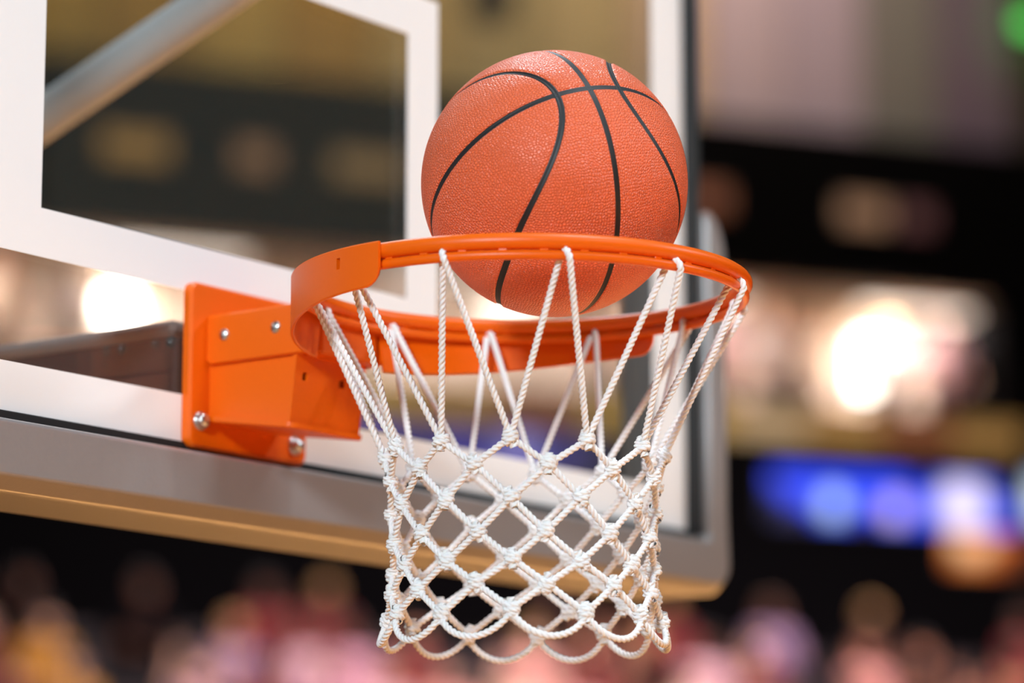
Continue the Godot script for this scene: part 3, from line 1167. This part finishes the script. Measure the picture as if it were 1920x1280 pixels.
func seats_and_people() -> void:
	var st := MB.new()
	st.box(Vector3(0, 0.365, 0.06), Vector3(0.46, 0.06, 0.42), 0.02)
	var seat_mesh := st.mesh()
	st = MB.new()
	st.box(Vector3(0, 0.64, -0.2), Vector3(0.46, 0.44, 0.05), 0.02)
	var back_mesh := st.mesh()
	st = MB.new()
	st.box(Vector3(0, 0.17, -0.1), Vector3(0.06, 0.34, 0.1), 0.01)
	var leg_mesh := st.mesh()
	var face := atan2(-SW.x, -SW.z)
	var places := ["front", "middle", "back"]
	var who := {
		"P": ["pink", "denim", "pink shirt"], "p": ["rose", "black_cloth", "rose coloured top"], "S": ["salmon", "denim", "salmon shirt"], "R": ["wine", "black_cloth", "dark red shirt"],
		"r": ["wine", "denim", "wine red jersey"], "w": ["lilac", "denim", "lilac top"], "k": ["black_cloth", "black_cloth", "black top"], "Y": ["yellow", "black_cloth", "yellow shirt"], "c": ["cream", "denim", "cream shirt"]}
	for k in 3:
		for i in 25:
			var u := -5.6 + 0.56 * i
			var at := S(u, ROW_Y[k], ROW_W[k] + 0.1)
			var o := thing("arena_seat", "dark red folding seat in the %s row of the lower stand" % places[k], "seat", at, "seats in the %s row" % places[k])
			o.rotation.y = face
			put(seat_mesh, "seat", M.seat, o)
			put(back_mesh, "backrest", M.seat, o)
			put(leg_mesh, "leg", M.seat, o)
			var ch: String = SEATED[k][i]
			if ch == ".":
				continue
			var q: Array = who[ch]
			var pose := "cheer" if rng.randf() < 0.3 and k < 2 else "sit"
			var skin: String = ["skin_light", "skin_light", "skin_mid", "skin_mid", "skin_dark"][rng.randi() % 5]
			if ch == "Y":
				skin = "skin_light"
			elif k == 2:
				skin = "skin_dark"  # dimness of the back row put into the skin colour
			var hair: String = ["hair_dark", "hair_brown", "hair_blond", "hair_dark"][rng.randi() % 4]
			var hc: String = {"hair_dark": "dark", "hair_brown": "brown", "hair_blond": "blond"}[hair]
			var doing := "arms raised" if pose == "cheer" else "hands in lap"
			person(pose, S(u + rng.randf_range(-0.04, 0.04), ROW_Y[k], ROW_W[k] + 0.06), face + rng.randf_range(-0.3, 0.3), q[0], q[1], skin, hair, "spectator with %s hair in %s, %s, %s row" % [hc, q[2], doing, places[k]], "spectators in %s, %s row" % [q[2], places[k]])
	# unseen lamps added to brighten the crowd and the parapet
	for u: float in [-2.0, 3.0, 7.5]:
		var at := S(u, 9.0, -4.5)
		var o := thing("added_stand_lamp", "small black lamp added to brighten the lower stand", "lamp", at, "added lamps over the lower stand")
		var aim := S(u * 0.9 + 0.3, 4.4, 0.6)
		o.look_at_from_position(at, aim, Vector3.UP)
		var xf := Transform3D(Basis(Vector3.RIGHT, Vector3.DOWN, Vector3.FORWARD), Vector3.ZERO)
		var mb := MB.new()
		mb.lathe(PackedVector2Array([Vector2(0.14, 0.0), Vector2(0.16, 0.0), Vector2(0.16, -0.2), Vector2(0.1, -0.3), Vector2(0.0, -0.3)]), 20, xf)
		part(mb, "housing", M.gasket, o)
		mb = MB.new()
		mb.lathe(PackedVector2Array([Vector2(0.0, -0.02), Vector2(0.14, -0.02)]), 20, xf)
		part(mb, "lens", glow(Color(1.0, 0.86, 0.8), 3.0), o)
		var l := SpotLight3D.new()
		l.name = "added_stand_beam"
		l.light_color = Color(1.0, 0.92, 0.95)
		l.light_energy = 68.0
		l.light_size = 0.14
		l.spot_range = 40.0
		l.spot_attenuation = 2.0
		l.spot_angle = 44.0
		l.shadow_enabled = true
		l.position = Vector3(0, 0, -0.05)
		o.add_child(l)

func led_image(w: int, h: int, base: Color, spots: Array) -> ImageTexture:
	# picture shown on a screen: soft coloured lights on a plain ground
	var im := Image.create(w, h, false, Image.FORMAT_RGBA8)
	for y in h:
		for x in w:
			var c := base
			for s: Array in spots:
				var d := Vector2((x + 0.5) / w - float(s[0]), ((y + 0.5) / h - float(s[1])) * float(h) / w).length()
				c = c.lerp(s[3], 1.0 - smoothstep(float(s[2]) * 0.4, float(s[2]) * 1.3, d))
			im.set_pixel(x, y, c)
	return ImageTexture.create_from_image(im)

func led(u0: float, u1: float, y0: float, y1: float, w: float, tex: Texture2D, energy: float, light: Color, le: float, label: String) -> void:
	var o := thing("led_screen", label, "screen", S((u0 + u1) / 2, (y0 + y1) / 2, w))
	o.basis = stand_xf().basis
	var hw := (u1 - u0) / 2
	var hh := (y1 - y0) / 2
	var mb := MB.new()
	mb.box(Vector3(0, 0, -0.05), Vector3(2 * hw + 0.06, 2 * hh + 0.06, 0.08), 0.01)
	part(mb, "casing", M.gasket, o)
	mb = MB.new()
	mb.quad_uv(Vector3(-hw, hh, 0.0), Vector3(hw, hh, 0.0), Vector3(hw, -hh, 0.0), Vector3(-hw, -hh, 0.0), Vector3(0, 0, 1))
	var m := mat(Color(0.02, 0.02, 0.02), 0.6)
	m.emission_enabled = true
	m.emission = Color.WHITE
	m.emission_operator = BaseMaterial3D.EMISSION_OP_MULTIPLY
	m.emission_texture = tex
	m.emission_energy_multiplier = energy
	part(mb, "display", m, o)
	var l := AreaLight3D.new()
	l.name = "screen_light"
	l.area_size = Vector2(2 * hw, 2 * hh)
	l.light_color = light
	l.light_energy = le
	l.area_range = 40.0
	l.shadow_enabled = true
	l.position = Vector3(0, 0, 0.03)
	o.add_child(l)

func led_boards() -> void:
	led(4.95, 7.95, 6.68, 7.2, 4.86, led_image(192, 34, Color(0.1, 0.25, 0.95), [[0.0, 0.9, 0.09, Color(0.02, 0.02, 0.06)], [0.12, 1.0, 0.06, Color(0.04, 0.03, 0.1)], [0.25, 0.65, 0.06, Color(0.8, 0.9, 1.0)], [0.38, 1.0, 0.05, Color(0.1, 0.02, 0.15)], [0.5, 0.7, 0.06, Color(0.9, 0.78, 1.0)], [0.78, 0.55, 0.12, Color(1.0, 0.93, 1.0)], [0.62, 0.05, 0.07, Color(0.03, 0.03, 0.4)], [0.96, 0.2, 0.06, Color(0.12, 0.02, 0.05)]]), 1.4, Color(0.5, 0.5, 1.0), 0.6, "blue ribbon screen with white lights on the black wall")
	led(7.1, 8.1, 6.25, 6.6, 4.86, led_image(64, 24, Color(0.75, 0.32, 0.02), [[0.3, 0.1, 0.3, Color(1.0, 0.8, 0.6)], [0.9, 0.9, 0.3, Color(0.3, 0.1, 0.02)]]), 1.3, Color(1.0, 0.6, 0.2), 0.2, "small amber screen under the end of the blue ribbon screen")
	led(0.1, 2.95, 7.0, 7.42, 4.86, led_image(192, 30, Color(0.1, 0.09, 0.5), [[0.12, 0.5, 0.1, Color(0.12, 0.14, 0.8)], [0.45, 0.6, 0.08, Color(0.3, 0.25, 0.75)], [0.68, 0.5, 0.1, Color(0.7, 0.66, 1.0)], [0.98, 0.5, 0.1, Color(0.2, 0.16, 0.4)]]), 0.9, Color(0.5, 0.4, 1.0), 0.3, "violet ribbon screen on the black wall under the parapet")
	led(8.15, 9.5, 6.75, 7.3, 4.86, led_image(96, 40, Color(0.45, 0.65, 0.9), [[0.2, 0.5, 0.3, Color(0.9, 0.95, 1.0)]]), 1.2, Color(0.7, 0.85, 1.0), 0.2, "pale blue screen at the end of the black wall")

func suites() -> void:
	var u0 := -8.0
	var u1 := 8.05
	var mb := MB.new()
	stand_box(mb, u0, u1, 7.1, 7.4, 5.3, 7.0)
	structure(mb, "floor_suite", mat(rgb(70, 52, 36), 0.8), "floor of the lit suite level")
	mb = MB.new()
	stand_box(mb, u0, u1, 7.55, 9.6, 7.0, 7.4)
	structure(mb, "wall_suite", mat(rgb(226, 204, 184), 0.85), "beige back wall of the lit suite level")
	mb = MB.new()
	stand_box(mb, u0, u1, 9.3, 9.6, 5.3, 7.0)
	structure(mb, "ceiling_suite", mat(rgb(180, 160, 140), 0.9), "ceiling of the lit suite level")
	mb = MB.new()
	stand_box(mb, u1, u1 + 0.3, 7.55, 9.3, 5.3, 7.4)
	structure(mb, "wall_suite_end", mat(rgb(14, 12, 12), 0.9), "dark end wall of the suite level")
	# parapet of separate panels
	var gold := [mat(rgb(226, 190, 88), 0.7), mat(rgb(214, 172, 92), 0.7), mat(rgb(238, 214, 160), 0.7), mat(rgb(176, 112, 64), 0.7)]
	var par := thing("parapet", "row of gold and brown panels along the edge of the suite level", "parapet", S(0, 7.55, 5.05))
	par.basis = stand_xf().basis
	var pick := [0, 1, 0, 1, 2, 0, 0, 1, 0, 0, 1, 3, 0, 0, 2, 1, 3, 1]
	for i in 18:
		mb = MB.new()
		mb.box(Vector3(-7.55 + 0.9 * i, 0.17, 0), Vector3(0.88, 0.34, 0.08), 0.01)
		part(mb, "panel", gold[pick[i]], par)
	mb = MB.new()
	mb.box(Vector3(0.0, 0.37, 0), Vector3(16.0, 0.05, 0.12), 0.01)
	part(mb, "handrail", M.gasket, par)
	# lamps: bright panels on the back wall, and downlights along the ceiling edge
	for q: Array in [[7.35, 8.8, 0.5, 0.6, 6.0], [-1.73, 8.85, 0.26, 0.24, 5.0], [2.72, 9.03, 0.5, 0.3, 1.5]]:
		wall_lamp(q[0], q[1], q[2], q[3], q[4])
	for i in 5:
		var u := -4.2 + 2.9 * i
		var o := thing("ceiling_lamp", "flat warm lamp under the suite ceiling", "lamp", S(u, 9.27, 6.0), "lamps under the suite ceiling")
		o.basis = stand_xf().basis
		mb = MB.new()
		mb.box(Vector3.ZERO, Vector3(1.4, 0.04, 0.3), 0.01)
		part(mb, "diffuser", glow(Color(1.0, 0.93, 0.86), 2.0), o)
		var l := AreaLight3D.new()
		l.name = "lamp_light"
		l.area_size = Vector2(1.4, 0.3)
		l.light_color = Color(1.0, 0.96, 0.95)
		l.light_energy = 7.5
		l.area_range = 30.0
		l.shadow_enabled = true
		l.rotation.x = -PI / 2
		l.position = Vector3(0, -0.05, 0)
		o.add_child(l)
	# people standing behind the parapet
	var face := atan2(-SW.x, -SW.z)
	var guests := [[-3.2, "cream", "skin_light", "hair_brown"], [-2.5, "white_cloth", "skin_light", "hair_dark"], [-3.9, "wine", "skin_mid", "hair_dark"], [0.6, "salmon", "skin_mid", "hair_dark"], [3.6, "cream", "skin_light", "hair_blond"], [4.9, "pink", "skin_light", "hair_brown"], [5.5, "white_cloth", "skin_light", "hair_blond"], [6.1, "cream", "skin_mid", "hair_dark"], [7.1, "white_cloth", "skin_light", "hair_blond"], [7.7, "pink", "skin_light", "hair_dark"]]
	for q: Array in guests:
		person("stand", S(q[0], 7.4, 5.8 + rng.randf() * 0.5), face + rng.randf_range(-0.5, 0.5), q[1], "denim", q[2], q[3], "person with %s hair in a %s shirt standing behind the gold parapet" % [String(q[3]).replace("hair_", ""), String(q[1]).replace("_cloth", "")], "people standing in the suite level")

func wall_lamp(u: float, y: float, sx: float, sy: float, energy: float) -> void:
	var o := thing("wall_lamp", "bright white lamp panel on the beige suite wall", "lamp", S(u, y, 6.93), "lamp panels on the suite wall")
	o.basis = stand_xf().basis
	var mb := MB.new()
	mb.box(Vector3(0, 0, 0), Vector3(sx + 0.06, sy + 0.06, 0.08), 0.01)
	part(mb, "casing", M.white_line, o)
	mb = MB.new()
	mb.box(Vector3(0, 0, 0.045), Vector3(sx, sy, 0.03), 0.008)
	part(mb, "diffuser", glow(Color(1.0, 0.96, 0.9), energy), o)
	var l := AreaLight3D.new()
	l.name = "lamp_light"
	l.area_size = Vector2(sx, sy)
	l.light_color = Color(1.0, 0.94, 0.86)
	l.light_energy = energy
	l.area_range = 30.0
	l.shadow_enabled = true
	l.position = Vector3(0, 0, 0.09)
	o.add_child(l)

func upper_wall() -> void:
	# black fascia over the suites with a row of dim windows
	var mb := MB.new()
	stand_box(mb, -8, 13, 9.3, 11.0, 5.0, 5.3)
	structure(mb, "wall_fascia", mat(rgb(9, 8, 8), 0.9), "black fascia over the suite level")
	for q: Array in [[-2.1, 0.7, Color(0.8, 0.58, 0.16), 0.4], [-0.83, 0.4, Color(0.8, 0.55, 0.3), 0.32], [0.4, 0.8, Color(0.8, 0.6, 0.25), 0.28], [2.0, 0.9, Color(0.75, 0.65, 0.3), 0.3], [4.3, 0.45, Color(0.75, 0.36, 0.12), 0.3], [6.2, 0.6, Color(0.8, 0.58, 0.42), 0.4], [6.85, 0.4, Color(0.6, 0.25, 0.28), 0.2]]:
		var o := thing("window_light", "dim warm lit window in the black fascia", "window", S(q[0], 10.13, 4.97), "dim windows in the black fascia")
		o.basis = stand_xf().basis
		mb = MB.new()
		mb.box(Vector3.ZERO, Vector3(q[1] + 0.08, 0.36, 0.04), 0.008)
		part(mb, "frame", M.gasket, o)
		mb = MB.new()
		mb.box(Vector3(0, 0, 0.02), Vector3(q[1], 0.28, 0.02), 0.004)
		part(mb, "lit_pane", glow(q[2], q[3]), o)
	# wall of cloth panels above
	var back := MB.new()
	stand_box(back, -8, 13, 11.0, 18.0, 6.1, 6.4)
	var wl := structure(back, "wall_upper", mat(rgb(40, 36, 34), 0.9), "upper wall hung with cloth panels")
	mb = MB.new()
	stand_box(mb, -8, 13, 10.9, 11.05, 5.0, 6.4)
	structure(mb, "trim_1", mat(rgb(20, 18, 18), 0.9), "dark ledge under the upper wall")
	var cols := [rgb(150, 122, 60), rgb(146, 120, 56), rgb(140, 112, 54), rgb(158, 132, 70), rgb(150, 118, 60), rgb(160, 136, 84), rgb(158, 138, 92), rgb(176, 152, 104), rgb(186, 154, 120), rgb(172, 150, 152), rgb(164, 144, 150), rgb(122, 114, 106), rgb(116, 96, 108), rgb(60, 50, 34)]
	for i in 14:
		mb = MB.new()
		var uu := -4.2 + i * 1.0
		stand_box(mb, uu + 0.02, uu + 0.98, 11.1, 15.0, 6.0, 6.1, 0.015)
		part(mb, "panel", mat(cols[i], 0.95), wl)
	# long wash light under the roof for the upper wall
	for u: float in [-1.5, 4.5]:
		var o := thing("wash_lamp", "long dim wash lamp hung above the upper wall panels", "lamp", S(u, 16.5, 2.5), "wash lamps above the upper wall")
		o.look_at_from_position(S(u, 16.5, 2.5), S(u, 12.0, 6.0), Vector3.UP)
		mb = MB.new()
		mb.box(Vector3(0, 0, 0.06), Vector3(3.0, 0.3, 0.1), 0.02)
		part(mb, "housing", M.gasket, o)
		mb = MB.new()
		mb.box(Vector3(0, 0, 0.0), Vector3(2.9, 0.22, 0.02), 0.005)
		part(mb, "diffuser", glow(Color(1, 0.95, 0.9), 2.0), o)
		var l := AreaLight3D.new()
		l.name = "wash_light"
		l.area_size = Vector2(2.9, 0.22)
		l.light_color = Color(1.0, 0.95, 0.9)
		l.light_energy = 38.0
		l.area_range = 40.0
		l.shadow_enabled = true
		l.position = Vector3(0, 0, -0.03)
		o.add_child(l)
	# green signal lamp
	var g := thing("signal_lamp", "small green lamp on the upper wall", "lamp", S(9.02, 12.85, 5.95))
	g.basis = stand_xf().basis
	mb = MB.new()
	mb.box(Vector3.ZERO, Vector3(0.46, 0.3, 0.08), 0.02)
	part(mb, "casing", M.gasket, g)
	mb = MB.new()
	mb.box(Vector3(0, 0, 0.04), Vector3(0.4, 0.24, 0.03), 0.01)
	part(mb, "lens", glow(Color(0.35, 0.9, 0.35), 0.8), g)
	var gl := OmniLight3D.new()
	gl.name = "signal_light"
	gl.light_color = Color(0.3, 1.0, 0.35)
	gl.light_energy = 0.3
	gl.light_size = 0.12
	gl.omni_range = 20.0
	gl.omni_attenuation = 2.0
	gl.shadow_enabled = true
	gl.position = Vector3(0, 0, 0.2)
	g.add_child(gl)
